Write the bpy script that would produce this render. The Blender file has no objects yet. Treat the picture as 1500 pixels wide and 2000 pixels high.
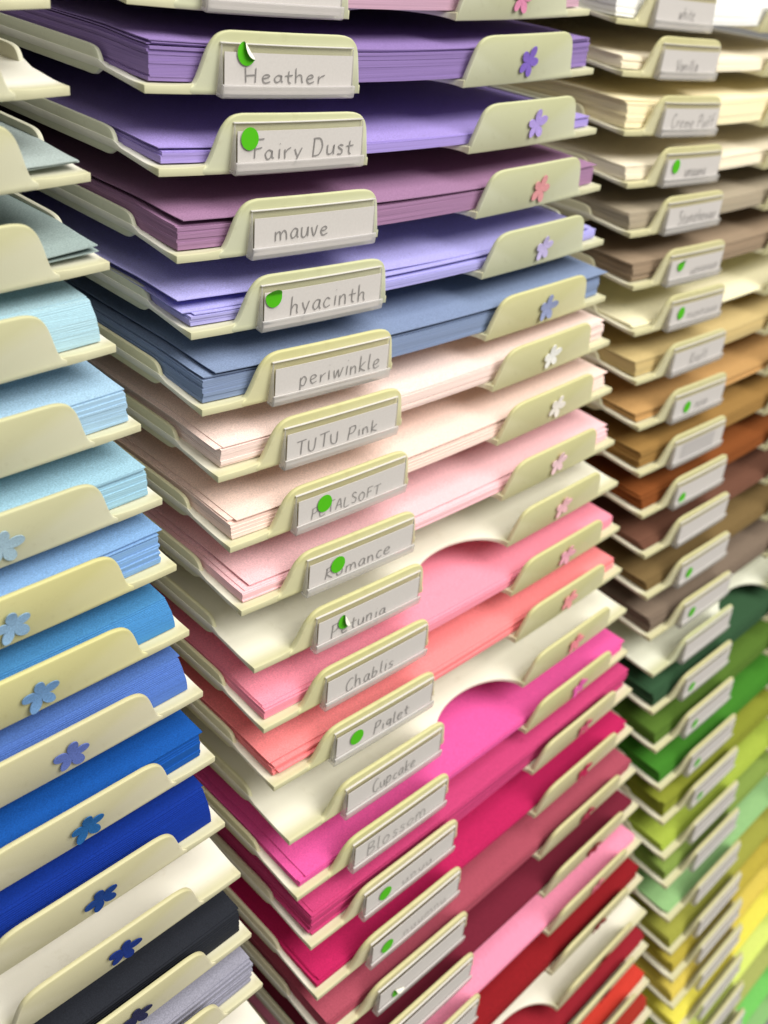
import bpy, bmesh, math, random
from mathutils import Vector, Matrix

random.seed(7)
SC = bpy.context.scene
COL = SC.collection
W = 0.313                       # tray width in metres
TILT = math.radians(20.0)       # trays slope down to the front

# ------------------------------------------------------------------ camera
cam_d = bpy.data.cameras.new('camera')
cam = bpy.data.objects.new('camera', cam_d)
COL.objects.link(cam)
Rt = Vector((0.7064863, -0.6951542, -0.1328074))
Up = Vector((0.3069372, 0.1318691, 0.9425498))
Fw = Vector((0.6377042, 0.7066620, -0.3065324))
M = Matrix((Rt, Up, -Fw)).transposed().to_4x4()
M.translation = Vector((-0.2294073, -0.3616192, -0.0829170))
cam.matrix_world = M
cam_d.sensor_fit = 'VERTICAL'
cam_d.sensor_height = 4.33
cam_d.sensor_width = 3.25
cam_d.lens = 4.33 * 1902.66 / 2000.0
cam_d.clip_start = 0.01
cam_d.clip_end = 50
cam_d.dof.use_dof = True
cam_d.dof.focus_distance = 0.435
cam_d.dof.aperture_fstop = 0.95
SC.camera = cam

# ------------------------------------------------------------------ world and lamps
wd = bpy.data.worlds.new('World')
SC.world = wd
wd.use_nodes = True
bg = wd.node_tree.nodes['Background']
bg.inputs['Color'].default_value = (1.0, 0.97, 0.90, 1)
bg.inputs['Strength'].default_value = 0.235


def area(name, loc, target, sx, sy, power, color):
    d = bpy.data.lights.new(name, 'AREA')
    d.shape = 'RECTANGLE'
    d.size, d.size_y = sx, sy
    d.energy = power
    d.color = color
    o = bpy.data.objects.new(name, d)
    COL.objects.link(o)
    o.location = loc
    o.rotation_euler = (Vector(target) - Vector(loc)).to_track_quat('-Z', 'Y').to_euler()
    return o


area('ceiling_lamp', (0.9, -3.3, 1.55), (0.15, 0.1, -0.4), 2.6, 1.8, 176, (1.0, 0.965, 0.885))
area('ceiling_lamp', (0.35, -1.25, 1.65), (0.15, 0.1, -0.4), 1.6, 0.9, 30, (1.0, 0.965, 0.885))
area('ceiling_lamp', (-1.6, -2.6, 1.5), (0.0, 0.1, -0.3), 1.6, 1.0, 18, (1.0, 0.965, 0.88))  # weak fill added from the left, no fixture of its own

SC.view_settings.view_transform = 'Standard'
SC.view_settings.look = 'None'
SC.view_settings.exposure = 0.0
SC.view_settings.gamma = 1.0
SC.view_settings.use_curve_mapping = False
SC.cycles.max_bounces = 10
SC.cycles.diffuse_bounces = 6
SC.cycles.transparent_max_bounces = 16
SC.cycles.sample_clamp_indirect = 4.0


# ------------------------------------------------------------------ materials
def lin(c):
    r = []
    for v in c:
        v /= 255.0
        r.append(v / 12.92 if v <= 0.04045 else ((v + 0.055) / 1.055) ** 2.4)
    return r


def mat(name):
    m = bpy.data.materials.new(name)
    m.use_nodes = True
    nt = m.node_tree
    return m, nt, nt.nodes['Principled BSDF']


def node(nt, kind, **inp):
    n = nt.nodes.new(kind)
    for k, v in inp.items():
        n.inputs[k].default_value = v
    return n


def plastic_material():
    m, nt, p = mat('ivory_plastic')
    tc = node(nt, 'ShaderNodeTexCoord')
    nz = node(nt, 'ShaderNodeTexNoise', Scale=14.0, Detail=4.0)
    nt.links.new(tc.outputs['Object'], nz.inputs['Vector'])
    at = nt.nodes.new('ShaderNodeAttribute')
    at.attribute_name = 'yellowing_and_shade'
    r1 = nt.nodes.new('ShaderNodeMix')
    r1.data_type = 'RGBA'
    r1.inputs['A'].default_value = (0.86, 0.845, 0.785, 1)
    r1.inputs['B'].default_value = (0.60, 0.585, 0.372, 1)  # aged yellow, darkened further to stand in for dim light on tabs
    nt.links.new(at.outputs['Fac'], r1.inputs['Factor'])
    oi = nt.nodes.new('ShaderNodeObjectInfo')
    r2 = nt.nodes.new('ShaderNodeMix')
    r2.data_type = 'RGBA'
    r2.blend_type = 'MULTIPLY'
    r2.inputs['Factor'].default_value = 1.0
    r3 = nt.nodes.new('ShaderNodeMix')          # how far this tray has yellowed
    r3.data_type = 'RGBA'
    r3.blend_type = 'MULTIPLY'
    r3.inputs['Factor'].default_value = 1.0
    nt.links.new(r1.outputs['Result'], r3.inputs['A'])
    nt.links.new(oi.outputs['Color'], r3.inputs['B'])
    nt.links.new(r3.outputs['Result'], r2.inputs['A'])
    cr = nt.nodes.new('ShaderNodeValToRGB')
    cr.color_ramp.elements[0].color = (0.93, 0.925, 0.90, 1)
    cr.color_ramp.elements[1].color = (1.02, 1.02, 1.03, 1)
    cr.color_ramp.elements[0].position = 0.3
    cr.color_ramp.elements[1].position = 0.7
    nt.links.new(nz.outputs['Fac'], cr.inputs['Fac'])
    nt.links.new(cr.outputs['Color'], r2.inputs['B'])
    n3 = node(nt, 'ShaderNodeTexNoise', Scale=95.0, Detail=6.0, Roughness=0.7)
    nt.links.new(tc.outputs['Object'], n3.inputs['Vector'])
    c3 = nt.nodes.new('ShaderNodeValToRGB')
    c3.color_ramp.elements[0].color = (0.80, 0.775, 0.72, 1)
    c3.color_ramp.elements[1].color = (1, 1, 1, 1)
    c3.color_ramp.elements[0].position = 0.27
    c3.color_ramp.elements[1].position = 0.42
    nt.links.new(n3.outputs['Fac'], c3.inputs['Fac'])
    r4 = nt.nodes.new('ShaderNodeMix')
    r4.data_type = 'RGBA'
    r4.blend_type = 'MULTIPLY'
    r4.inputs['Factor'].default_value = 0.6
    nt.links.new(r2.outputs['Result'], r4.inputs['A'])
    nt.links.new(c3.outputs['Color'], r4.inputs['B'])
    nt.links.new(r4.outputs['Result'], p.inputs['Base Color'])
    p.inputs['Roughness'].default_value = 0.48
    p.inputs['Specular IOR Level'].default_value = 0.3
    n2 = node(nt, 'ShaderNodeTexNoise', Scale=1800.0, Detail=2.0)
    nt.links.new(tc.outputs['Object'], n2.inputs['Vector'])
    b = node(nt, 'ShaderNodeBump', Strength=0.12, Distance=0.0003)
    nt.links.new(n2.outputs['Fac'], b.inputs['Height'])
    nt.links.new(b.outputs['Normal'], p.inputs['Normal'])
    # thin plastic lets a little light through
    tr = nt.nodes.new('ShaderNodeBsdfTranslucent')
    tr.inputs['Color'].default_value = (0.85, 0.74, 0.42, 1)
    mx = node(nt, 'ShaderNodeMixShader', Fac=0.10)
    nt.links.new(p.outputs[0], mx.inputs[1])
    nt.links.new(tr.outputs[0], mx.inputs[2])
    nt.links.new(mx.outputs[0], nt.nodes['Material Output'].inputs['Surface'])
    return m


def card_material(edge):
    m, nt, p = mat('cardstock_edge' if edge else 'cardstock')
    oi = nt.nodes.new('ShaderNodeObjectInfo')
    tc = nt.nodes.new('ShaderNodeTexCoord')
    mp = nt.nodes.new('ShaderNodeMapping')
    nt.links.new(tc.outputs['Object'], mp.inputs['Vector'])
    mp.inputs['Scale'].default_value = (6, 6, 2600) if edge else (1, 1, 1)
    nz = node(nt, 'ShaderNodeTexNoise', Scale=1.0 if edge else 1500.0, Detail=3.0 if edge else 2.5)
    nt.links.new(mp.outputs[0], nz.inputs['Vector'])
    cr = nt.nodes.new('ShaderNodeValToRGB')
    e = cr.color_ramp.elements
    lo, hi = (0.82, 1.09) if edge else (0.80, 1.16)
    e[0].color, e[1].color = (lo, lo, lo, 1), (hi, hi, hi, 1)
    e[0].position, e[1].position = (0.33, 0.62) if edge else (0.3, 0.7)
    nt.links.new(nz.outputs['Fac'], cr.inputs['Fac'])
    mx = nt.nodes.new('ShaderNodeMix')
    mx.data_type = 'RGBA'
    mx.blend_type = 'MULTIPLY'
    mx.inputs['Factor'].default_value = 1.0
    nt.links.new(oi.outputs['Color'], mx.inputs['A'])
    nt.links.new(cr.outputs['Color'], mx.inputs['B'])
    nt.links.new(mx.outputs['Result'], p.inputs['Base Color'])
    p.inputs['Roughness'].default_value = 0.85
    p.inputs['Specular IOR Level'].default_value = 0.18
    b = node(nt, 'ShaderNodeBump', Strength=0.25, Distance=0.0003)
    nt.links.new(nz.outputs['Fac'], b.inputs['Height'])
    nt.links.new(b.outputs['Normal'], p.inputs['Normal'])
    return m


def plain(name, col, rough=0.6, spec=0.3, amp=0.02):
    m, nt, p = mat(name)
    tc = nt.nodes.new('ShaderNodeTexCoord')
    nz = node(nt, 'ShaderNodeTexNoise', Scale=900.0, Detail=2.0)
    nt.links.new(tc.outputs['Object'], nz.inputs['Vector'])
    cr = nt.nodes.new('ShaderNodeValToRGB')
    cr.color_ramp.elements[0].color = tuple(c * (1 - amp) for c in col) + (1,)
    cr.color_ramp.elements[1].color = tuple(c * (1 + amp) for c in col) + (1,)
    cr.color_ramp.elements[0].position = 0.35
    cr.color_ramp.elements[1].position = 0.65
    nt.links.new(nz.outputs['Fac'], cr.inputs['Fac'])
    nt.links.new(cr.outputs['Color'], p.inputs['Base Color'])
    p.inputs['Roughness'].default_value = rough
    p.inputs['Specular IOR Level'].default_value = spec
    return m


def sticker_material():
    m, nt, p = mat('green_sticker')
    g = nt.nodes.new('ShaderNodeNewGeometry')
    mx = nt.nodes.new('ShaderNodeMix')
    mx.data_type = 'RGBA'
    mx.inputs['A'].default_value = (0.072, 0.43, 0.008, 1)
    mx.inputs['B'].default_value = (0.80, 0.80, 0.70, 1)
    nt.links.new(g.outputs['Backfacing'], mx.inputs['Factor'])
    nt.links.new(mx.outputs['Result'], p.inputs['Base Color'])
    p.inputs['Roughness'].default_value = 0.55
    p.inputs['Specular IOR Level'].default_value = 0.2
    return m


PLASTIC = plastic_material()
CARD = card_material(False)
EDGE = card_material(True)
def clear_material(name, milk, rough):
    """clear acrylic: see-through, a little milky, with sharp reflections at grazing angles"""
    m, nt, p = mat(name)
    p.inputs['Base Color'].default_value = (0.88, 0.865, 0.86, 1)
    p.inputs['Roughness'].default_value = 0.4
    tr = nt.nodes.new('ShaderNodeBsdfTransparent')
    tr.inputs['Color'].default_value = (0.97, 0.96, 0.955, 1)
    m1 = node(nt, 'ShaderNodeMixShader', Fac=milk)
    nt.links.new(tr.outputs[0], m1.inputs[1])
    tl = nt.nodes.new('ShaderNodeBsdfTranslucent')
    tl.inputs['Color'].default_value = (0.9, 0.88, 0.87, 1)
    m0 = node(nt, 'ShaderNodeMixShader', Fac=0.4)
    nt.links.new(p.outputs[0], m0.inputs[1])
    nt.links.new(tl.outputs[0], m0.inputs[2])
    nt.links.new(m0.outputs[0], m1.inputs[2])
    last = m1
    if rough:
        gl = node(nt, 'ShaderNodeBsdfGlossy', Roughness=rough)
        fr = node(nt, 'ShaderNodeFresnel', IOR=1.17)
        last = nt.nodes.new('ShaderNodeMixShader')
        nt.links.new(fr.outputs[0], last.inputs[0])
        nt.links.new(m1.outputs[0], last.inputs[1])
        nt.links.new(gl.outputs[0], last.inputs[2])
    nt.links.new(last.outputs[0], nt.nodes['Material Output'].inputs['Surface'])
    return m


CLEAR = clear_material('clear_plastic', 0.07, 0)
LIP = clear_material('clear_plastic_lip', 0.42, 0.2)
RIM_HIGHLIGHT = clear_material('plastic_rim_highlight', 0.80, 0.25)  # milkier white plastic, a highlight painted into the rims
LABEL = plain('white_label_card', (0.53, 0.505, 0.495), 0.7, 0.3)
LABEL_GREY = plain('grey_label_slip', (0.42, 0.40, 0.40), 0.7, 0.3)
PENCIL = plain('pencil', (0.225, 0.215, 0.215), 0.6, 0.3)
GREEN = sticker_material()
BLACK = plain('black_steel', (0.012, 0.012, 0.013), 0.7, 0.2)


# ------------------------------------------------------------------ helpers
def sag(x):
    return 0.014 * 4 * x * (1 - x) if 0 < x < 1 else 0.0


def T(x, s, n):
    """tray coordinates (across, back along the floor, up from the floor), in tray widths"""
    return Vector((x * W, s * W, (n - sag(x)) * W))


LEAN = math.radians(6.5)        # the tabs lean a little further forward than square to the tray


def TT(x, s, n):
    c, d = math.cos(LEAN), math.sin(LEAN)
    return T(x, s * c - n * d, s * d + n * c)


def sst(a, b, v):
    t = min(1, max(0, (v - a) / (b - a)))
    return t * t * (3 - 2 * t)


def finish(bm, name, mats, bevel=0.0, smooth=35):
    bmesh.ops.recalc_face_normals(bm, faces=bm.faces)
    me = bpy.data.meshes.new(name)
    bm.to_mesh(me)
    bm.free()
    for m in mats:
        me.materials.append(m)
    if bevel:
        o = bpy.data.objects.new('bevel_job', me)
        COL.objects.link(o)
        b = o.modifiers.new('b', 'BEVEL')
        b.width = bevel
        b.segments = 2
        b.limit_method = 'ANGLE'
        b.angle_limit = math.radians(50)
        dg = bpy.context.evaluated_depsgraph_get()
        dg.update()
        me2 = bpy.data.meshes.new_from_object(o.evaluated_get(dg))
        me2.name = name
        bpy.data.objects.remove(o)
        bpy.data.meshes.remove(me)
        me = me2
    for p in me.polygons:
        p.use_smooth = True
    me.set_sharp_from_angle(angle=math.radians(smooth))
    return me


def yellowing_and_shade(me, fn):
    a = me.attributes.new('yellowing_and_shade', 'FLOAT', 'POINT')
    for v in me.vertices:
        a.data[v.index].value = fn(v.co.x / W, v.co.y / W, v.co.z / W)


def obj(name, me, parent=None, color=None, label=None):
    o = bpy.data.objects.new(name, me)
    COL.objects.link(o)
    o.parent = parent
    if color:
        o.color = tuple(color) + (1,)
    if label:
        o['label'] = label
    return o


def extrude_outline(pts, depth_fn):
    """pts: closed 2-d outline; depth_fn(p, k) -> 3-d point on side k"""
    bm = bmesh.new()
    a = [bm.verts.new(depth_fn(p, 0)) for p in pts]
    b = [bm.verts.new(depth_fn(p, 1)) for p in pts]
    bm.faces.new(a)
    bm.faces.new(list(reversed(b)))
    n = len(pts)
    for i in range(n):
        bm.faces.new((a[i], b[i], b[(i + 1) % n], a[(i + 1) % n]))
    return bm


def arc(cx, cy, r, a0, a1, k=7):
    return [(cx + r * math.cos(math.radians(a0 + (a1 - a0) * i / k)),
             cy + r * math.sin(math.radians(a0 + (a1 - a0) * i / k))) for i in range(k + 1)]


def catmull(pts, k=5):
    if len(pts) < 3:
        return list(pts)
    out = []
    P = [pts[0]] + list(pts) + [pts[-1]]
    for i in range(1, len(P) - 2):
        p0, p1, p2, p3 = P[i - 1:i + 3]
        for j in range(k):
            t = j / k
            out.append(tuple(0.5 * (2 * p1[d] + (p2[d] - p0[d]) * t
                                    + (2 * p0[d] - 5 * p1[d] + 4 * p2[d] - p3[d]) * t * t
                                    + (3 * p1[d] - p0[d] - 3 * p2[d] + p3[d]) * t ** 3) for d in range(2)))
    out.append(tuple(pts[-1]))
    return out


# ------------------------------------------------------------------ tray parts
A0, A1, AD = 0.379, 0.621, 0.064       # thumb cut-out between the tabs


def floor_top(s):
    return 0.0105 + 0.006 * sst(0.02, 0.105, s)


def floor_mesh():
    xs = [0, .02, .045, .072, .08, .095, .12, .16, .20, .25, .30, .345, .368]
    xs += [0.5 - 0.121 * math.cos(math.pi * i / 22) for i in range(23)]
    xs += [1 - v for v in reversed([0, .02, .045, .072, .08, .095, .12, .16, .20, .25, .30, .345, .368])]
    ts = [0, .006, .014, .024, .036, .05, .07, .09, .11, .14, .2, .3, .45, .65, .85, 1]
    bm = bmesh.new()
    top, bot = [], []
    for x in xs:
        if A0 < x < A1:
            s0 = AD * math.sqrt(max(0, 1 - ((x - 0.5) / 0.121) ** 2)) + 0.002
        elif .075 < x < .379 or .621 < x < .925:
            s0 = 0.004
        else:
            s0 = 0.0
        tabbed = sst(.06, .10, x) * (1 - sst(.36, .385, x)) + sst(.615, .64, x) * (1 - sst(.90, .94, x))
        ct, cb = [], []
        for t in ts:
            s = s0 + (1 - s0) * t
            n = floor_top(s) + 0.010 * tabbed * max(0, 1 - s / 0.030) ** 2
            nb = 0.0112 * min(1, s / 0.105)
            # raised side seam where the floor bends up into the wall
            if s > 0.1:
                n += 0.006 * (sst(0.02, 0.004, x) if x < .5 else 0) + 0.006 * (sst(0.98, 0.996, x) if x > .5 else 0)
            ct.append(bm.verts.new(T(x, s, n)))
            cb.append(bm.verts.new(T(x, s, nb)))
        top.append(ct)
        bot.append(cb)
    nx, ns = len(xs), len(ts)
    for i in range(nx - 1):
        for j in range(ns - 1):
            bm.faces.new((top[i][j], top[i + 1][j], top[i + 1][j + 1], top[i][j + 1]))
            bm.faces.new((bot[i][j], bot[i][j + 1], bot[i + 1][j + 1], bot[i + 1][j]))
        bm.faces.new((top[i][0], bot[i][0], bot[i + 1][0], top[i + 1][0]))
        bm.faces.new((top[i][-1], top[i + 1][-1], bot[i + 1][-1], bot[i][-1]))
    for j in range(ns - 1):
        bm.faces.new((top[0][j], top[0][j + 1], bot[0][j + 1], bot[0][j]))
        bm.faces.new((top[-1][j], bot[-1][j], bot[-1][j + 1], top[-1][j + 1]))
    me = finish(bm, 'floor', [PLASTIC], bevel=0.0009)
    yellowing_and_shade(me, lambda x, s, n: (1 - sst(0.004, 0.035, s)) * 0.85)
    return me


def wall_mesh(left):
    out = [(1.0, 0.0005), (.128, 0.0005)] + [(.119, .002), (.112, .006), (.1045, .0105), (.1015, .0125), (.1022, .0168)]
    out += catmull([(.1055, .019), (.1085, .024), (.112, .030), (.119, .0350), (.130, .0372), (.145, .0378)], 3)
    out += [(.3, .038), (1.0, .038)]
    x0, x1 = (0.0008, 0.0085) if left else (0.9915, 0.9992)
    bm = extrude_outline(out, lambda p, k: T(x1 if k else x0, p[0], p[1]))
    me = finish(bm, 'side_wall', [PLASTIC], bevel=0.0008)
    yellowing_and_shade(me, lambda x, s, n: 0.45)
    return me


def tab_outline(left):
    pts = [(.068, -.0006), (.068, .0085)]
    pts += catmull([(.071, .0098), (.0765, .0130), (.081, .0215), (.0855, .0340), (.0905, .0490), (.0968, .0630),
                    (.1055, .0735), (.1160, .0790), (.1285, .0811)], 3)
    pts += [(.16, .0812), (.20, .0812), (.25, .0812), (.30, .0812), (.322, .0811)]
    pts += catmull([(.3345, .0802), (.3470, .0770), (.3570, .0700), (.3630, .0600), (.3670, .048)], 3)
    pts += [(.3735, .024), (.3795, -.0006), (.33, -.0006), (.25, -.0006), (.16, -.0006), (.10, -.0006)]
    return pts if left else [(1 - x, n) for x, n in pts]


def tab_mesh(left):
    # thin plate that tapers a little towards its top edge
    def f(p, k):
        th = 0.0110 - 0.0030 * min(1, max(0, p[1] / .08))
        return TT(p[0], th if k else -0.0004, p[1])
    bm = extrude_outline(tab_outline(left), f)
    me = finish(bm, 'front_tab', [PLASTIC], bevel=0.0011)
    yellowing_and_shade(me, lambda x, s, n: sst(0.050, 0.074, n + sag(x)) * 0.38 + 0.62 + 0.15 * (1 - sst(0.0, 0.02, n + sag(x))))
    return me


def holder_mesh():
    x0, x1 = .1115, .3515
    bm = bmesh.new()
    prof_back = [(-.0010, .003), (-.0010, .0665), (-.0034, .0665), (-.0034, .003)]
    prof_lip = [(-.0036, .0012), (-.0036, .0055), (-.0140, .0055), (-.0142, .0165), (-.0146, .0179), (-.0155, .0188), (-.0166, .0191), (-.0177, .0188), (-.0186, .0179), (-.0190, .0165),
                (-.0190, .0035), (-.0170, .0012)]
    prof_end = [(-.0036, .0058), (-.0036, .0610), (-.0062, .0610), (-.0140, .0170), (-.0138, .0058)]
    def ext(prof, a, b, k, mi):
        n = len(prof)
        xs = [a + (b - a) * i / k for i in range(k + 1)]
        rings = [[bm.verts.new(TT(x, s, nn)) for s, nn in prof] for x in xs]
        fs = [bm.faces.new(rings[0]), bm.faces.new(list(reversed(rings[-1])))]
        for r0, r1 in zip(rings, rings[1:]):
            for i in range(n):
                fs.append(bm.faces.new((r0[i], r1[i], r1[(i + 1) % n], r0[(i + 1) % n])))
        for f in fs:
            f.material_index = mi
        return fs, n
    ext(prof_back, x0, x1, 8, 0)
    fs, n = ext(prof_lip, x0 - .001, x1 + .001, 8, 1)
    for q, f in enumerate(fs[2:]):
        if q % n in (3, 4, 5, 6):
            f.material_index = 2  # rounded lip top whitened as a painted highlight
    ext([(-.0008, .0668), (-.0008, .0686), (-.0046, .0686), (-.0046, .0668)], x0, x1, 8, 2)      # plate's top rim, whitened with the same painted highlight
    ext([(-.0036, .0058), (-.0036, .0660), (-.0052, .0660), (-.0138, .0190), (-.0138, .0058)], x0 + .0002, x0 + .0018, 1, 1)
    ext([(-.0036, .0058), (-.0036, .0660), (-.0052, .0660), (-.0138, .0190), (-.0138, .0058)], x1 - .0018, x1 - .0002, 1, 1)
    return finish(bm, 'label_holder', [CLEAR, LIP, RIM_HIGHLIGHT], bevel=0.0003)


C0, C1 = (-.0136, .0062), (-.0058, .0580)          # foot and top of the leaning label card (s, n)


def cardpt(u, v, off=0.0):
    """u 0..1 across the card, v height in tray widths above its foot, off in front of it"""
    ds, dn = C1[0] - C0[0], C1[1] - C0[1]
    L = math.hypot(ds, dn)
    ds, dn = ds / L, dn / L
    return TT(.1165 + u * .2320, C0[0] + ds * v - dn * off, C0[1] + dn * v + ds * off)


GLY = {
 'H': (.7, [[(0, 1), (.03, 0)], [(.02, .5), (.5, .55)], [(.52, 1), (.5, 0)]]),
 'e': (.5, [[(.05, .28), (.25, .33), (.38, .42), (.28, .55), (.1, .48), (.03, .25), (.15, .02), (.42, .1)]]),
 'a': (.52, [[(.4, .5), (.2, .56), (.03, .3), (.13, .02), (.32, .15), (.41, .5), (.4, .15), (.48, .02)]]),
 't': (.42, [[(.2, .9), (.18, .2), (.3, .02)], [(0, .55), (.4, .6)]]),
 'h': (.52, [[(.06, 1), (.05, 0)], [(.05, .3), (.2, .52), (.36, .48), (.38, .2), (.42, 0)]]),
 'r': (.42, [[(.06, .55), (.06, 0)], [(.06, .3), (.2, .5), (.38, .58)]]),
 'F': (.5, [[(.08, 1), (.03, 0)], [(.08, 1), (.5, 1.02)], [(.05, .5), (.4, .55)]]),
 'i': (.22, [[(.1, .55), (.1, 0)], [(.1, .8), (.12, .83)]]),
 'y': (.5, [[(.03, .56), (.12, .25), (.22, .10)], [(.42, .58), (.25, .12), (.05, -.42)]]),
 'D': (.65, [[(.08, 1), (.05, 0)], [(.02, .98), (.4, .95), (.58, .55), (.4, .08), (.03, .02)]]),
 'u': (.52, [[(.04, .55), (.06, .12), (.22, .02), (.38, .2), (.4, .55), (.42, .02)]]),
 's': (.42, [[(.36, .5), (.18, .57), (.08, .42), (.3, .24), (.26, .05), (.03, .05)]]),
 'm': (.78, [[(.04, .55), (.05, 0)], [(.05, .35), (.2, .55), (.33, .4), (.35, 0)], [(.35, .35), (.5, .55), (.64, .4), (.68, 0)]]),
 'v': (.44, [[(.02, .55), (.18, .02), (.38, .58)]]),
 'c': (.44, [[(.38, .48), (.2, .56), (.04, .28), (.16, .02), (.4, .1)]]),
 'n': (.5, [[(.04, .55), (.05, 0)], [(.05, .33), (.22, .55), (.36, .42), (.38, 0)]]),
 'p': (.52, [[(.06, .6), (.02, -.4)], [(.05, .4), (.25, .62), (.42, .4), (.25, .05), (.05, .12)]]),
 'w': (.7, [[(.03, .55), (.12, .03), (.32, .5), (.42, .03), (.62, .58)]]),
 'k': (.48, [[(.06, 1), (.05, 0)], [(.4, .55), (.07, .25), (.42, 0)]]),
 'l': (.26, [[(.08, 1), (.08, .1), (.2, .02)]]),
 'T': (.6, [[(.0, .98), (.6, 1.04)], [(.3, 1), (.27, 0)]]),
 'U': (.6, [[(.05, .95), (.08, .2), (.28, 0), (.45, .2), (.5, 1)]]),
 'P': (.58, [[(.1, 1), (.03, -.05)], [(.02, .92), (.35, 1.02), (.5, .8), (.35, .52), (.08, .45)]]),
 'E': (.5, [[(.45, .98), (.08, 1), (.04, 0), (.45, .03)], [(.06, .5), (.36, .54)]]),
 'A': (.6, [[(0, 0), (.28, 1), (.52, 0)], [(.08, .38), (.45, .42)]]),
 'L': (.48, [[(.08, 1), (.04, .03), (.44, .03)]]),
 'S': (.5, [[(.42, .9), (.2, 1), (.08, .75), (.38, .4), (.3, .05), (.02, .08)]]),
 'O': (.65, [[(.3, 1), (.05, .6), (.15, .05), (.45, .1), (.55, .6), (.3, 1)]]),
 'R': (.6, [[(.08, .98), (.03, 0)], [(.0, .9), (.35, 1), (.48, .78), (.08, .48), (.5, 0)]]),
 'o': (.5, [[(.24, .55), (.04, .35), (.1, .03), (.32, .04), (.42, .35), (.24, .55)]]),
 'C': (.6, [[(.5, .9), (.3, 1), (.05, .6), (.12, .1), (.35, 0), (.55, .18)]]),
 'b': (.5, [[(.08, 1), (.05, 0)], [(.05, .3), (.25, .55), (.4, .3), (.22, .02), (.05, .08)]]),
 'g': (.5, [[(.38, .5), (.18, .55), (.05, .3), (.2, .08), (.38, .4)], [(.4, .55), (.38, -.2), (.2, -.38), (.03, -.28)]]),
 'B': (.58, [[(.08, 1), (.04, 0)], [(.05, .98), (.4, .9), (.34, .58), (.08, .5), (.45, .4), (.42, .08), (.03, 0)]]),
 'V': (.58, [[(.02, 1), (.25, 0), (.55, 1)]]),
 'W': (.85, [[(.02, 1), (.2, 0), (.42, .8), (.6, 0), (.82, 1)]]),
 'K': (.56, [[(.08, 1), (.05, 0)], [(.5, 1), (.08, .45), (.52, 0)]]),
 'f': (.4, [[(.36, .95), (.2, 1), (.15, .7), (.14, 0)], [(0, .52), (.34, .56)]]),
 ' ': (.35, []),
}


def card_mesh(text=None, u0=.1, u1=.8, v0=.02, hv=.022, wide=(0, 1), slip=False, bold=1.0, top=None):
    bm = bmesh.new()
    vt = top or 0.0520
    rows = [[[bm.verts.new(cardpt(wide[0] + (wide[1] - wide[0]) * i / 8, v, off)) for i in range(9)] for v in (0, vt)]
            for off in (0, .0012)]
    for r, s in ((rows[0], 1), (rows[1], -1)):
        for i in range(8):
            q = (r[0][i], r[0][i + 1], r[1][i + 1], r[1][i])
            bm.faces.new(q if s > 0 else tuple(reversed(q)))
    for i in range(8):
        for k in (0, 1):
            bm.faces.new((rows[0][k][i], rows[1][k][i], rows[1][k][i + 1], rows[0][k][i + 1]))
    for i in (0, 8):
        bm.faces.new((rows[0][0][i], rows[0][1][i], rows[1][1][i], rows[1][0][i]))
    bmesh.ops.recalc_face_normals(bm, faces=bm.faces)
    if slip:
        g = [bm.verts.new(cardpt(u, v, .0018)) for u, v in ((.13, 0), (.80, 0), (.80, .0505), (.13, .0505))]
        f = bm.faces.new(g)
        f.material_index = 2
    if text:
        tw = sum(GLY[c][0] for c in text) + .12 * (len(text) - 1)
        sx = (u1 - u0) / tw
        cx = 0.0
        rnd = random.Random(text)
        w = .00080 * bold * rnd.uniform(.8, 1.15)
        asp = .2320
        z = 0.0024
        for c in text:
            adv, strokes = GLY[c]
            jy = rnd.uniform(-.04, .06)
            js = rnd.uniform(.88, 1.10)
            sl = rnd.uniform(-.06, .22)
            jx = rnd.uniform(-.03, .03)
            for st in strokes:
                pl = [(u0 + (cx + jx + x * rnd.uniform(.96, 1.04) + sl * y * .35) * sx, v0 + (y * js + jy + rnd.uniform(-.025, .025)) * hv) for x, y in st]
                pl = catmull(pl, 5)
                pl = [(u * asp, v) for u, v in pl]
                prev = None
                z += 0.00001
                for i, (a, b) in enumerate(pl):
                    i0, i1 = max(0, i - 1), min(len(pl) - 1, i + 1)
                    dx, dy = pl[i1][0] - pl[i0][0], pl[i1][1] - pl[i0][1]
                    L = math.hypot(dx, dy) or 1
                    nx, ny = -dy / L * w, dx / L * w
                    q = [bm.verts.new(cardpt((a + nx) / asp, b + ny, z)), bm.verts.new(cardpt((a - nx) / asp, b - ny, z))]
                    if prev:
                        f = bm.faces.new((prev[0], prev[1], q[1], q[0]))
                        f.material_index = 1
                    prev = q
            cx += adv + .12
    me = bpy.data.meshes.new('name_card')
    bm.to_mesh(me)
    bm.free()
    for m in (LABEL, PENCIL, LABEL_GREY):
        me.materials.append(m)
    return me


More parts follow.
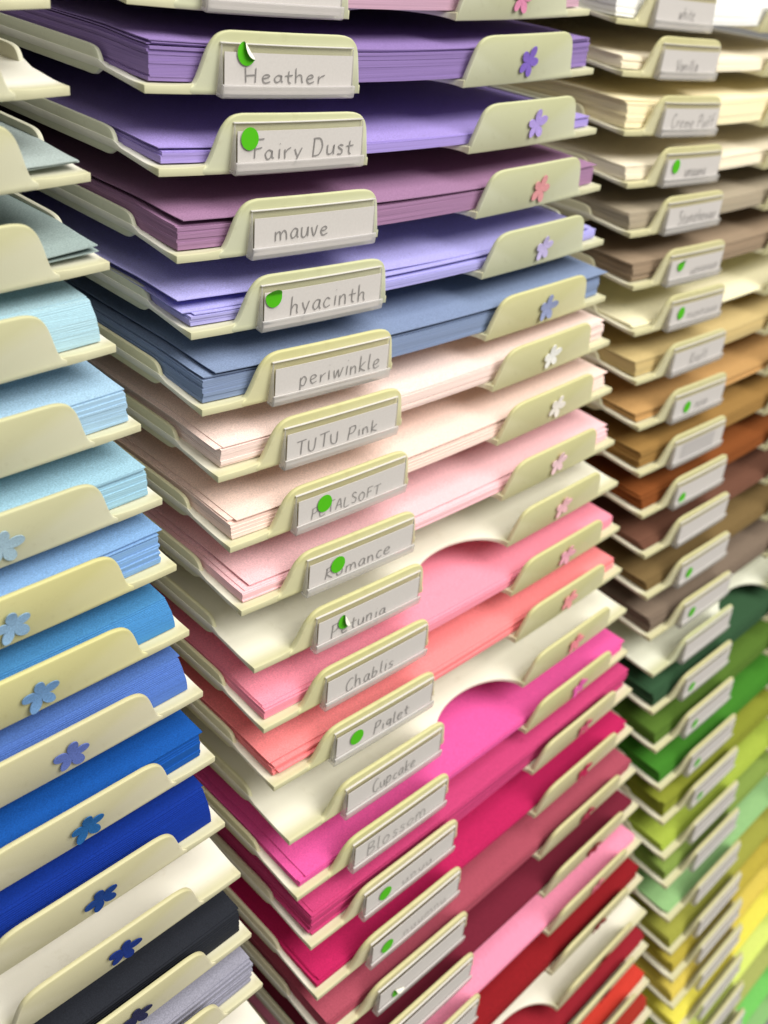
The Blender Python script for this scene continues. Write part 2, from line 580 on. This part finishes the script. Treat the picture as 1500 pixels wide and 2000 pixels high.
def dot_mesh(u, v, fold=None, r=.0150):
    """round sticker; fold = (direction in degrees, distance of the crease, bend in degrees)"""
    bm = bmesh.new()
    rings = 7
    seg = 30
    vs = []
    def place(x, y):
        off = .0034
        if fold:
            fa, fd, fb = math.radians(fold[0]), fold[1] * r, math.radians(fold[2])
            d = x * math.cos(fa) + y * math.sin(fa) - fd
            if d > 0:
                k = 0.13 * r
                a = min(fb, d / k)
                curl = k * math.sin(a) + max(0, d - k * fb) * math.cos(fb)
                lift = k * (1 - math.cos(a)) + max(0, d - k * fb) * math.sin(fb)
                x += (curl - d) * math.cos(fa)
                y += (curl - d) * math.sin(fa)
                off += lift
        return cardpt(u + x / .232, v + y, off)
    c = bm.verts.new(place(0, 0))
    for k in range(1, rings + 1):
        vs.append([bm.verts.new(place(r * k / rings * math.cos(2 * math.pi * i / seg), r * k / rings * math.sin(2 * math.pi * i / seg)))
                   for i in range(seg)])
    for i in range(seg):
        j = (i + 1) % seg
        bm.faces.new((c, vs[0][i], vs[0][j]))
        for k in range(rings - 1):
            bm.faces.new((vs[k][i], vs[k + 1][i], vs[k + 1][j], vs[k][j]))
    me = bpy.data.meshes.new('dot_sticker')
    bm.to_mesh(me)
    bm.free()
    me.materials.append(GREEN)
    for p in me.polygons:
        p.use_smooth = True
    return me


def flower_mesh(rot, cx, cn, r=.0258, lift=.006, seed=0):
    rnd = random.Random(seed)
    bm = bmesh.new()
    seg, rings = 150, 6
    amp = [rnd.uniform(.92, 1.06) for _ in range(5)]
    bend = [rnd.uniform(.2, 1.4) for _ in range(5)]
    def pt(k, i, back):
        ph = 2 * math.pi * i / seg
        pet = int(((ph + math.pi / 5) % (2 * math.pi)) / (2 * math.pi / 5)) % 5
        d = ph - pet * 2 * math.pi / 5
        d = (d + math.pi) % (2 * math.pi) - math.pi
        ca, cb, cc = math.cos(d), math.sin(d), .60
        qa = ca * ca / .1764 + cb * cb / .09             # oval petal, semi-axes .42 and .30
        qb = -2 * ca * cc / .1764
        qc = cc * cc / .1764 - 1
        disc = qb * qb - 4 * qa * qc
        R = .17
        if disc > 0:
            R = max(R, (-qb + math.sqrt(disc)) / (2 * qa) * amp[pet])
        q = k / rings * R
        off = .0022 + lift * bend[pet] * q * q + (0 if back else .0012)
        a = ph + rot
        return TT(cx + q * r * math.cos(a), -off, cn + q * r * math.sin(a))
    lay = []
    for back in (0, 1):
        c = bm.verts.new(pt(0, 0, back))
        R = [[bm.verts.new(pt(k, i, back)) for i in range(seg)] for k in range(1, rings + 1)]
        for i in range(seg):
            j = (i + 1) % seg
            fs = [(c, R[0][i], R[0][j])] + [(R[k][i], R[k + 1][i], R[k + 1][j], R[k][j]) for k in range(rings - 1)]
            for f in fs:
                bm.faces.new(f if not back else tuple(reversed(f)))
        lay.append(R[-1])
    for i in range(seg):
        j = (i + 1) % seg
        bm.faces.new((lay[0][i], lay[1][i], lay[1][j], lay[0][j]))
    return finish(bm, 'paper_flower', [CARD], smooth=40)


# ------------------------------------------------------------------ paper
def paper_n(s):
    return 0.0132 + 0.0048 * sst(0.02, 0.14, s)


def add_slab(bm, x0, x1, s0, s1, rot, nb, th, lift=None, nx=16, ns=14, follow=1.0):
    lift = lift or (lambda x, s: 0.0)
    cx, cs = (x0 + x1) / 2, (s0 + s1) / 2
    lay = []
    for k in (0, 1):
        g = []
        for i in range(nx + 1):
            col = []
            for j in range(ns + 1):
                t = j / ns
                t = t * t * .55 + t * .45
                x = x0 + (x1 - x0) * i / nx
                s = s0 + (s1 - s0) * t
                xr = cx + (x - cx) * math.cos(rot) - (s - cs) * math.sin(rot)
                sr = cs + (x - cx) * math.sin(rot) + (s - cs) * math.cos(rot)
                n = paper_n(sr) + nb + (th if k else 0) + lift(xr, sr)
                col.append(bm.verts.new(T(xr, sr, n)))
            g.append(col)
        lay.append(g)
    b, t = lay
    for i in range(nx):
        for j in range(ns):
            bm.faces.new((t[i][j], t[i + 1][j], t[i + 1][j + 1], t[i][j + 1]))
            bm.faces.new((b[i][j], b[i][j + 1], b[i + 1][j + 1], b[i + 1][j]))
    def side(q):
        f = bm.faces.new(q)
        f.material_index = 1
    for i in range(nx):
        side((t[i][0], b[i][0], b[i + 1][0], t[i + 1][0]))
        side((t[i][ns], t[i + 1][ns], b[i + 1][ns], b[i][ns]))
    for j in range(ns):
        side((t[0][j], t[0][j + 1], b[0][j + 1], b[0][j]))
        side((t[nx][j], b[nx][j], b[nx][j + 1], t[nx][j + 1]))


def stack_mesh(th, seed, messy=1.0, lean=0.0, blocks=None, gap=None):
    rnd = random.Random(seed)
    bm = bmesh.new()
    n = blocks or (26 if lean > .01 else max(2, int(th / .0042)))
    ths = [rnd.uniform(.5, 1.5) for _ in range(n)]
    k = th / sum(ths)
    nb = 0.0
    bx, bs = rnd.uniform(-.004, .004), rnd.uniform(-.001, .003)
    for i, q in enumerate(ths):
        h = q * k
        f = i / max(1, n - 1)
        dx = bx + rnd.gauss(0, .0008) * messy
        ds = bs + abs(rnd.gauss(0, .0007)) * messy + lean * f * f
        g = rnd.random() < .16 * messy
        amp = rnd.uniform(.0012, .0035) if g else .0
        ph = rnd.uniform(.3, .7)
        wd = rnd.uniform(.12, .35)
        lift = (lambda x, s, a=amp, p=ph, w=wd: a * math.exp(-((x - p) / w) ** 2) * max(0, 1 - s / .25)) if amp else None
        # a dark slit where the stack gapes
        add_slab(bm, .0135 + dx, .9865 + dx, .0135 + ds, .975 + ds, rnd.gauss(0, .0012) * messy, nb, h, None)
        nb += h + (.0007 if g else 0.00003)
    if th > .007:
        # the last sheets never lie quite square, and one corner lifts
        for k in range(rnd.choice((1, 2, 2, 3)) if messy > .4 else 1):
            cxn, amp, wd = rnd.choice((0, 1)), rnd.uniform(.0008, .0042) * min(1.4, messy), rnd.uniform(.12, .4)
            dx, ds, rt = rnd.gauss(0, .0035) * min(1, messy), abs(rnd.gauss(0, .004)) + lean, rnd.gauss(0, .0026) * min(1.3, messy)
            add_slab(bm, .0135 + dx, .9865 + dx, .0150 + ds, .975 + ds, rt, nb + .0002, .0013,
                     lambda x, s, c=cxn, a=amp, w=wd: a * math.exp(-((x - c) / w) ** 2) * max(0, 1 - s / .45) ** 2, 24, 16)
            nb += .0016
    return finish(bm, 'paper_stack', [CARD, EDGE], smooth=30), nb


def sheet_mesh(nb, dx, ds, rot, lift, th=.0013):
    bm = bmesh.new()
    add_slab(bm, .0135 + dx, .9865 + dx, .0135 + ds, .975 + ds, rot, nb, th, lift, 30, 22)
    return finish(bm, 'loose_sheet', [CARD, EDGE], smooth=40)


# ------------------------------------------------------------------ the stand behind the trays
def box(bm, a, b):
    vs = [bm.verts.new((x, y, z)) for x in (a[0], b[0]) for y in (a[1], b[1]) for z in (a[2], b[2])]
    for q in ((0, 1, 3, 2), (4, 6, 7, 5), (0, 4, 5, 1), (2, 3, 7, 6), (0, 2, 6, 4), (1, 5, 7, 3)):
        bm.faces.new([vs[i] for i in q])


rack = bpy.data.objects.new('display_rack', None)
COL.objects.link(rack)
rack.location = (0, 0, -1.05)
rack['label'] = 'black shelving rack in the dark gaps behind and between the ivory trays'
rack['category'] = 'display rack'
ZB, ZT = 0.0, 1.42
bm = bmesh.new()
box(bm, (-1.24 * W, 1.06 * W, ZB), (2.24 * W, 1.10 * W, ZT))
obj('back_panel', finish(bm, 'back_panel', [BLACK], smooth=30), rack)
for xc in (-1.152, -0.049, 1.052, 2.152):
    bm = bmesh.new()
    box(bm, ((xc - .010) * W, .42 * W, ZB), ((xc + .010) * W, 1.055 * W, ZT))
    # sloping ledges the tray rims rest on
    for r in range(-1, 32):
        zz = 1.05 + (-r * .1045) * W
        for sd in (-1, 1):
            xa, xb = sorted(((xc + sd * .0102) * W, (xc + sd * .062) * W))
            pts = [(.46, .46 * math.tan(TILT) - .009), (1.0 * .94, .94 * math.tan(TILT) - .009)]
            for (ya, za), (yb, zb) in zip(pts, pts[1:]):
                v = [bm.verts.new((x, y * W, zz + (z + o) * W)) for x in (xa, xb) for y, z in ((ya, za), (yb, zb)) for o in (0, -.006)]
                for q in ((0, 1, 3, 2), (4, 6, 7, 5), (0, 4, 5, 1), (2, 3, 7, 6), (0, 2, 6, 4), (1, 5, 7, 3)):
                    bm.faces.new([v[i] for i in q])
    obj('upright', finish(bm, 'upright', [BLACK], smooth=30), rack)

# ------------------------------------------------------------------ trays
FLOOR, WALL_L, WALL_R = floor_mesh(), wall_mesh(True), wall_mesh(False)
TAB_L, TAB_R, HOLDER = tab_mesh(True), tab_mesh(False), holder_mesh()
BLANK = card_mesh()

ZM = {0: (0, .004), 1: (-.103, -.099), 2: (-.204, -.207), 3: (-.315, -.313), 4: (-.417, -.418), 5: (-.523, -.530), 6: (-.622, -.622),
      7: (-.729, -.722), 8: (-.830, -.836), 9: (-.927, -.930), 10: (-1.030, -1.033), 11: (-1.134, -1.132), 12: (-1.242, -1.235),
      13: (-1.349, -1.338), 14: (-1.456, -1.440), 15: (-1.559, -1.543), 16: (-1.661, -1.657), 17: (-1.764, -1.758),
      18: (-1.869, -1.864), 19: (-1.975, -1.972), 20: (-2.083, -2.081), 21: (-2.186, -2.184), 22: (-2.298, -2.297), 23: (-2.40, -2.40),
      24: (-2.505, -2.505)}
XM = {0: .003, 1: .004, 2: .001, 3: .003, 4: .002, 5: -.004, 6: .001, 7: -.002, 8: -.004, 9: -.001, 10: -.005, 11: -.007, 12: .002, 13: -.004,
      14: .004, 15: -.003, 16: -.002, 17: .001, 18: .004, 19: 0, 20: .008, 21: .005, 22: .001, 23: .004, 24: .005}
ZL = [-.007, -.102, -.201, -.308, -.410, -.518, -.624, -.722, -.822, -.921, -1.029, -1.141, -1.239, -1.352, -1.453, -1.557]
XL = [-.100, -.099, -.096, -.096, -.112, -.101, -.093, -.093, -.095, -.094, -.097, -.104, -.096, -.100, -.099, -.099]
ZR = [-.009, -.105, -.217, -.319, -.418, -.527, -.624, -.730, -.833, -.938, -1.038, -1.137, -1.240, -1.348, -1.446, -1.545, -1.655, -1.770,
      -1.875, -1.981, -2.071, -2.182, -2.291, -2.383, -2.473, -2.58, -2.685, -2.79, -2.895, -3.0]
XR = [1.093, 1.105, 1.099, 1.100, 1.101, 1.102, 1.097, 1.094, 1.094, 1.086, 1.088, 1.091, 1.088, 1.091, 1.096, 1.086, 1.091, 1.100, 1.106,
      1.102, 1.104, 1.108, 1.109, 1.110, 1.105, 1.106, 1.106, 1.106, 1.106, 1.106]

first = {}


def new_part(key, name, me, parent):
    """the first tray gets the part itself, later trays a copy that shares its mesh"""
    if key in first:
        o = first[key].copy()
        COL.objects.link(o)
        o.parent = parent
    else:
        o = obj(name, me, parent)
        first[key] = o
    return o


def tray(x, z, roll, label, card=None, dot=None, flower=None, frot=0.0, fn=.037, label_holder=True, seed=0, tint=(1, 1, 1), fx=None):
    if 'tray' in first:
        t = first['tray'].copy()
    else:
        t = bpy.data.objects.new('paper_tray', None)
        t.empty_display_size = .02
        first['tray'] = t
    COL.objects.link(t)
    t.location = (x * W, 0, z * W)
    t.rotation_euler = (TILT, roll, 0)
    t['label'] = label
    t['category'] = 'paper tray'
    t['group'] = 'ivory paper trays racked one above another'
    for key, name, me in (('floor', 'floor', FLOOR), ('wl', 'side_wall', WALL_L), ('wr', 'side_wall', WALL_R),
                          ('tl', 'front_tab', TAB_L), ('tr', 'front_tab', TAB_R)):
        k = (.8 if x > 1 else .35) if key == 'floor' else 1.0
        new_part(key, name, me, t).color = tuple(1 + (v - 1) * k for v in tint) + (1,)
    if label_holder:
        h = new_part('holder', 'label_holder', HOLDER, t)
        h.location = (random.uniform(-.0010, .0010), 0, random.uniform(-.0004, .0006))
        h.rotation_euler = (0, random.uniform(-.009, .009), 0)
        obj('name_card', card or BLANK, h)
        if dot:
            obj('dot_sticker', dot, h)
    if flower:
        obj('paper_flower', flower_mesh(frot, fx or .786 + random.uniform(-.006, .006), fn, seed=seed, lift=random.uniform(.001, .0032)), t, flower)
    return t


def place_paper(o, t, label, cat, group):
    o.location = t.location
    o.rotation_euler = t.rotation_euler
    o['label'] = label
    o['category'] = cat
    o['group'] = group


def stack(t, th, color, label, seed, messy=1.0, lean=0.0, blocks=None):
    me, top = stack_mesh(th, seed, messy, lean, blocks)
    o = obj('paper_stack', me, None, color)
    place_paper(o, t, label, 'paper stack', 'stacks of coloured card in the trays')
    return top


def sheet(t, nb, color, label, dx=0, ds=0, rot=0, lift=None):
    o = obj('loose_sheet', sheet_mesh(nb, dx, ds, rot, lift), None, color)
    place_paper(o, t, label, 'paper sheet', 'loose sheets lying on the stacks')
    return o


GAIN = 0.90


def base(c):
    c = [v * GAIN for v in lin(c)]
    g = sum(c) / 3
    return [min(.86, v * .97 + g * .03) for v in c]


# middle column: colour word, view colour, thickness, card, dot, flower colour, messy, lean
D = math.radians
mid = {
 0: ('pale mauve pink', (198, 160, 182), .043, None, None, (200, 125, 160), .8, 0),
 1: ('deep violet', (146, 122, 184), .040, ('Heather', .15, .77, .0150, .0190), (.150, .0515, (40, .22, 158), .0155), (120, 95, 185), 1.2, 0),
 2: ('lilac', (166, 148, 220), .013, ('Fairy Dust', .115, .92, .0150, .0235), (.082, .0425, None), (165, 145, 215), 1.0, 0),
 3: ('dusty mauve', (164, 124, 162), .030, ('mauve', .15, .60, .0190, .026), None, (205, 140, 145), .5, 0),
 4: ('pale lavender blue', (176, 172, 235), .013, ('hyacinth', .20, .87, .0150, .027), (.065, .0450, (90, .2, 38)), (180, 170, 215), 1.6, 0),
 5: ('slate blue', (132, 150, 186), .033, ('periwinkle', .20, .92, .0170, .027), None, (135, 145, 185), .7, 0),
 6: ('palest pink', (252, 226, 220), .027, ('TUTU Pink', .08, .82, .0150, .021), None, (250, 232, 222), 1.3, 0),
 7: ('creamy pink', (252, 222, 212), .022, ('PETALSOFT', .11, .76, .0140, .018), (.222, .0350, None, .0150), (245, 218, 212), .6, .004),
 8: ('baby pink', (252, 202, 210), .013, ('Romance', .14, .78, .0140, .024), (.25, .036, None, .0150), (240, 190, 200), .8, 0),
 9: ('', None, 0, ('Petunia', .12, .66, .0110, .024), (.24, .036, (30, .15, 155)), (240, 175, 185), 0, 0),
 10: ('candy pink', (255, 152, 176), .016, ('Chablis', .17, .66, .0120, .026), None, (250, 160, 180), .6, 0),
 11: ('coral pink', (255, 142, 146), .020, ('Piglet', .37, .75, .0140, .024), (.19, .033, None), (250, 145, 150), 4.5, 0),
 12: ('', None, 0, ('Cupcake', .25, .72, .0150, .028), None, (240, 130, 145), 0, 0),
 13: ('hot pink', (232, 88, 165), .012, ('Blossom', .12, .78, .0140, .030), None, (215, 90, 165), .7, 0),
 14: ('raspberry pink', (200, 62, 120), .040, ('unuu', .40, .75, .014, .02, (0, 1), False, .7), (.20, .030, None), (190, 80, 110), 3.5, 0),
 15: ('vivid cerise', (192, 24, 92), .010, ('nuumnu', .35, .85, .014, .02, (0, 1), False, .7), (.155, .027, None), (180, 30, 80), .5, 0),
 16: ('dusty rose', (172, 76, 96), .030, None, (.20, .024, (60, .2, 155)), (160, 50, 75), 1.6, 0),
 17: ('burgundy', (118, 30, 52), .012, None, None, (130, 35, 45), .6, 0),
 18: ('bubblegum pink', (244, 150, 184), .012, None, None, (205, 110, 130), .5, 0),
 19: ('dark red', (142, 18, 28), .030, None, None, (125, 30, 35), .8, 0),
 20: ('', None, 0, None, None, (135, 30, 30), 0, 0),
 21: ('crimson', (152, 28, 44), .030, None, None, (140, 30, 40), 1.6, 0),
 22: ('orange red', (208, 58, 44), .026, None, None, (160, 50, 40), 1.0, 0),
 23: ('brick red', (165, 46, 34), .030, None, None, None, 1.4, 0),
 24: ('russet red', (170, 60, 40), .025, None, None, None, 1.0, 0),
}
words = {1: 'Heather', 2: 'Fairy Dust', 3: 'mauve', 4: 'hyacinth', 5: 'periwinkle', 6: 'TUTU Pink', 7: 'PETALSOFT', 8: 'Romance', 9: 'Petunia',
         10: 'Chablis', 11: 'Piglet', 12: 'Cupcake', 13: 'Blossom'}
empty_label = {9: 'empty ivory tray with the handwritten card Petunia',
               12: 'empty ivory tray with the handwritten card Cupcake',
               20: 'empty ivory tray between dark red and crimson paper'}


def tint_mid(i):
    j = random.uniform(-.015, .015)
    if i < 5:
        return (.92 + j, .97 + j, .94 + j)
    if i < 14:
        return (1 + j, .995 + j, .80 + 3 * j)
    return (1 + j, .955 + j, .84 + 2 * j)


def tint_left(i):
    return (1, .98, .74) if i in (7, 8) else ((.95, .965, .95) if i < 7 else (.97, .945, .91))


for i, (cw, vc, th, cd, dt, fl, messy, lean) in mid.items():
    za, zb = ZM[i]
    cm = card_mesh(*cd) if cd else None
    dm = dot_mesh(*dt) if dt else None
    if i in empty_label:
        lab = empty_label[i]
    elif i in words:
        lab = 'ivory tray with the handwritten card %s, holding %s paper' % (words[i], cw)
    else:
        lab = 'ivory tray in the middle column holding %s paper' % cw
    t = tray(XM[i], za, -math.atan(zb - za), lab, cm, dm, [min(.86, q * 1.28) for q in base(fl)] if fl else None, frot=D(18 + random.uniform(-20, 20)) + D(72) * 0,
             fn=.037 + random.uniform(-.003, .002), seed=i, tint=tint_mid(i))
    if vc:
        col = base(vc)
        top = stack(t, th, col, 'stack of %s card%s' % (cw, ' in the tray labelled ' + words[i] if i in words else ' in a middle column tray'),
                    100 + i, messy, lean)
        if i == 3:
            sheet(t, top + .0012, [c * .96 for c in col], 'top mauve sheet lifting its front edge off its stack', .004, .0, .002,
                  lambda x, s: .0065 * math.exp(-((x - .02) / .55) ** 2) * max(0, 1 - s / .8))
        if i == 4:
            sheet(t, top + .0014, col, 'pale lavender blue sheet, lower of two curling ones above its stack', -.012, .009, -.002,
                  lambda x, s: .0045 * sst(.0, .35, x) * max(0, 1 - s / .7))
            sheet(t, top + .0050, [min(.86, c * 1.02) for c in col], 'topmost pale lavender blue sheet curling up at its front corner', -.016, .020, .004,
                  lambda x, s: .0120 * math.exp(-(x / .5) ** 2) * max(0, 1 - s / .8))
        if i == 5:
            sheet(t, top + .0028, [c * .97 for c in col], 'top slate blue sheet shifted sideways on its stack', .016, -.002, .0,
                  lambda x, s: .0040 * max(0, 1 - s / .9))
        if i == 7:
            sheet(t, top + .0008, col, 'top creamy pink sheet set slightly back on its stack', .008, .003, .002,
                  lambda x, s: .0012 * max(0, 1 - s / .6))
        if i == 8:
            sheet(t, top + .0014, col, 'top baby pink sheet set askew on its stack', .013, .012, .008,
                  lambda x, s: .0018 * max(0, 1 - s / .6))
        if i == 13:
            sheet(t, top + .0006, col, 'top hot pink sheet shifted on its stack', .014, .001, .003, lambda x, s: .0004)

# left column
left = [
 ('', None, 0, None), ('', None, 0, None),
 ('grey blue', (172, 186, 186), .004, None), ('dull teal grey', (156, 174, 174), .004, None),
 ('pale aqua', (176, 210, 224), .047, None), ('light sky blue', (165, 200, 228), .040, None),
 ('soft aqua blue', (158, 200, 222), .034, (165, 195, 215)), ('cornflower blue', (130, 172, 222), .038, (140, 178, 215)),
 ('medium azure', (72, 142, 200), .034, (108, 150, 200)), ('periwinkle blue', (84, 122, 198), .042, (95, 115, 190)),
 ('strong blue', (8, 84, 172), .036, (30, 98, 165)), ('deep royal blue', (4, 50, 150), .050, (16, 62, 140)),
 ('', None, 0, (22, 50, 130)), ('near black navy', (38, 41, 50), .045, (40, 42, 80)), ('grey lavender', (152, 152, 170), .045, (28, 28, 36)),
 ('', None, 0, None)]
for i, (cw, vc, th, fl) in enumerate(left):
    if vc:
        lab = 'ivory tray in the left column holding %s paper' % cw
    else:
        lab = {0: 'ivory tray at the top left corner above the empty one', 1: 'empty ivory tray at the upper left above grey blue sheets',
               12: 'empty ivory tray at lower left under the deep royal blue paper',
               15: 'empty ivory tray at lower left under the grey lavender paper'}[i]
    t = tray(XL[i] - 1, ZL[i], 0.0, lab, None, None, base(fl) if fl else None, frot=D(random.uniform(10, 40)), fn=.034, seed=50 + i, tint=tint_left(i),
             fx={6: .770, 7: .757, 8: .770}.get(i))
    if vc:
        col = base(vc)
        if i in (2, 3):
            k = 1 if i == 2 else -1
            sheet(t, .0015, col, 'lower %s sheet curving in a left column tray' % cw, .012, .006, -.010, lambda x, s: .006 * (abs(x - .5) * 2) ** 2 * max(0, 1 - s / .9))
            sheet(t, .0038, col, 'upper %s sheet curving in a left column tray' % cw, .010, .004, -.012,
                  (lambda x, s: .006 * (abs(x - .5) * 2) ** 2 * max(0, 1 - s / .9) + .004 * math.exp(-((x - .82) / .1) ** 2) * max(0, 1 - s / .3)) if i == 2 else
                  (lambda x, s: .013 * (abs(x - .5) * 2) ** 2.2 * max(0, 1 - s / .9)))
        else:
            stack(t, th, col, 'stack of %s card in a left column tray' % cw, 200 + i, 1.8 if i in (7, 14) else (.06 if i in (4, 8, 9, 11) else .7), .022 if i in (4, 8, 9, 11) else .004)

# right column
right = [
 ('bright white', (255, 255, 250), .034, ('white', .38, .66, .016, .026), None),
 ('vanilla white', (246, 236, 214), .022, ('Vanilla', .25, .64, .012, .024), None),
 ('pale cream', (250, 238, 200), .046, ('Creme Puff', .14, .92, .013, .026), None),
 ('soft ivory', (240, 230, 208), .022, ('unuunu', .35, .74, .014, .026), (.15, .038, None)),
 ('stone grey', (172, 160, 140), .026, ('Stonehenge', .20, .92, .014, .028), None),
 ('warm taupe', (156, 136, 114), .034, ('uonunuun', .40, .94, .014, .026), (.17, .042, (90, .2, 40))),
 ('pale lemon cream', (246, 240, 205), .006, ('nunnuuu', .32, .92, .014, .026), (.17, .034, None)),
 ('kraft tan', (202, 180, 126), .026, ('Kraft', .32, .66, .014, .028), None),
 ('caramel tan', (194, 152, 96), .010, ('nuun', .42, .68, .014, .028), (.24, .028, None)),
 ('golden brown', (156, 120, 64), .030, None, None),
 ('rust brown', (134, 74, 30), .022, None, (.12, .020, None)),
 ('cocoa brown', (112, 74, 58), .010, None, None),
 ('olive brown', (122, 100, 62), .018, None, (.17, .026, None)),
 ('grey taupe', (126, 110, 96), .034, None, (.17, .028, None)),
 ('', None, 0, None, None),
 ('dark forest green', (50, 84, 56), .032, None, (.15, .024, None)),
 ('olive green', (84, 116, 40), .028, None, (.17, .024, None)),
 ('leaf green', (64, 130, 36), .026, None, (.16, .024, None)),
 ('moss green', (136, 144, 44), .038, None, (.16, .020, None)),
 ('lime green', (164, 184, 68), .016, None, None),
 ('sage green', (132, 156, 72), .026, None, None),
 ('mint green', (146, 190, 128), .008, None, None),
 ('khaki yellow', (158, 160, 66), .026, None, None),
 ('mustard yellow', (184, 168, 62), .030, None, None),
 ('golden yellow', (214, 194, 84), .026, None, None),
 ('bright yellow', (230, 220, 84), .026, None, None),
 ('lemon lime', (212, 226, 116), .022, None, None),
 ('dull khaki green', (168, 176, 98), .024, None, None),
 ('spring green', (118, 200, 98), .020, None, None),
 ('pale green', (140, 190, 120), .020, None, None)]
for i, (cw, vc, th, cd, dt) in enumerate(right):
    lab = 'ivory tray in the right column holding %s paper' % cw if vc else 'empty ivory tray above the dark forest green paper'
    cm = card_mesh(*cd) if cd else (card_mesh(slip=True) if i == 9 else None)
    t = tray(XR[i], ZR[i], random.uniform(-.004, .004), lab, cm, dot_mesh(*dt, r=.0145) if dt else None, None, seed=80 + i, tint=(.90, .95, .86) if i == 14 else (.94, .92, .79))
    if vc:
        stack(t, th, base(vc), 'stack of %s card in a right column tray' % cw, 300 + i, 1.6 if i in (1, 5, 9, 18, 25) else .7, .006)
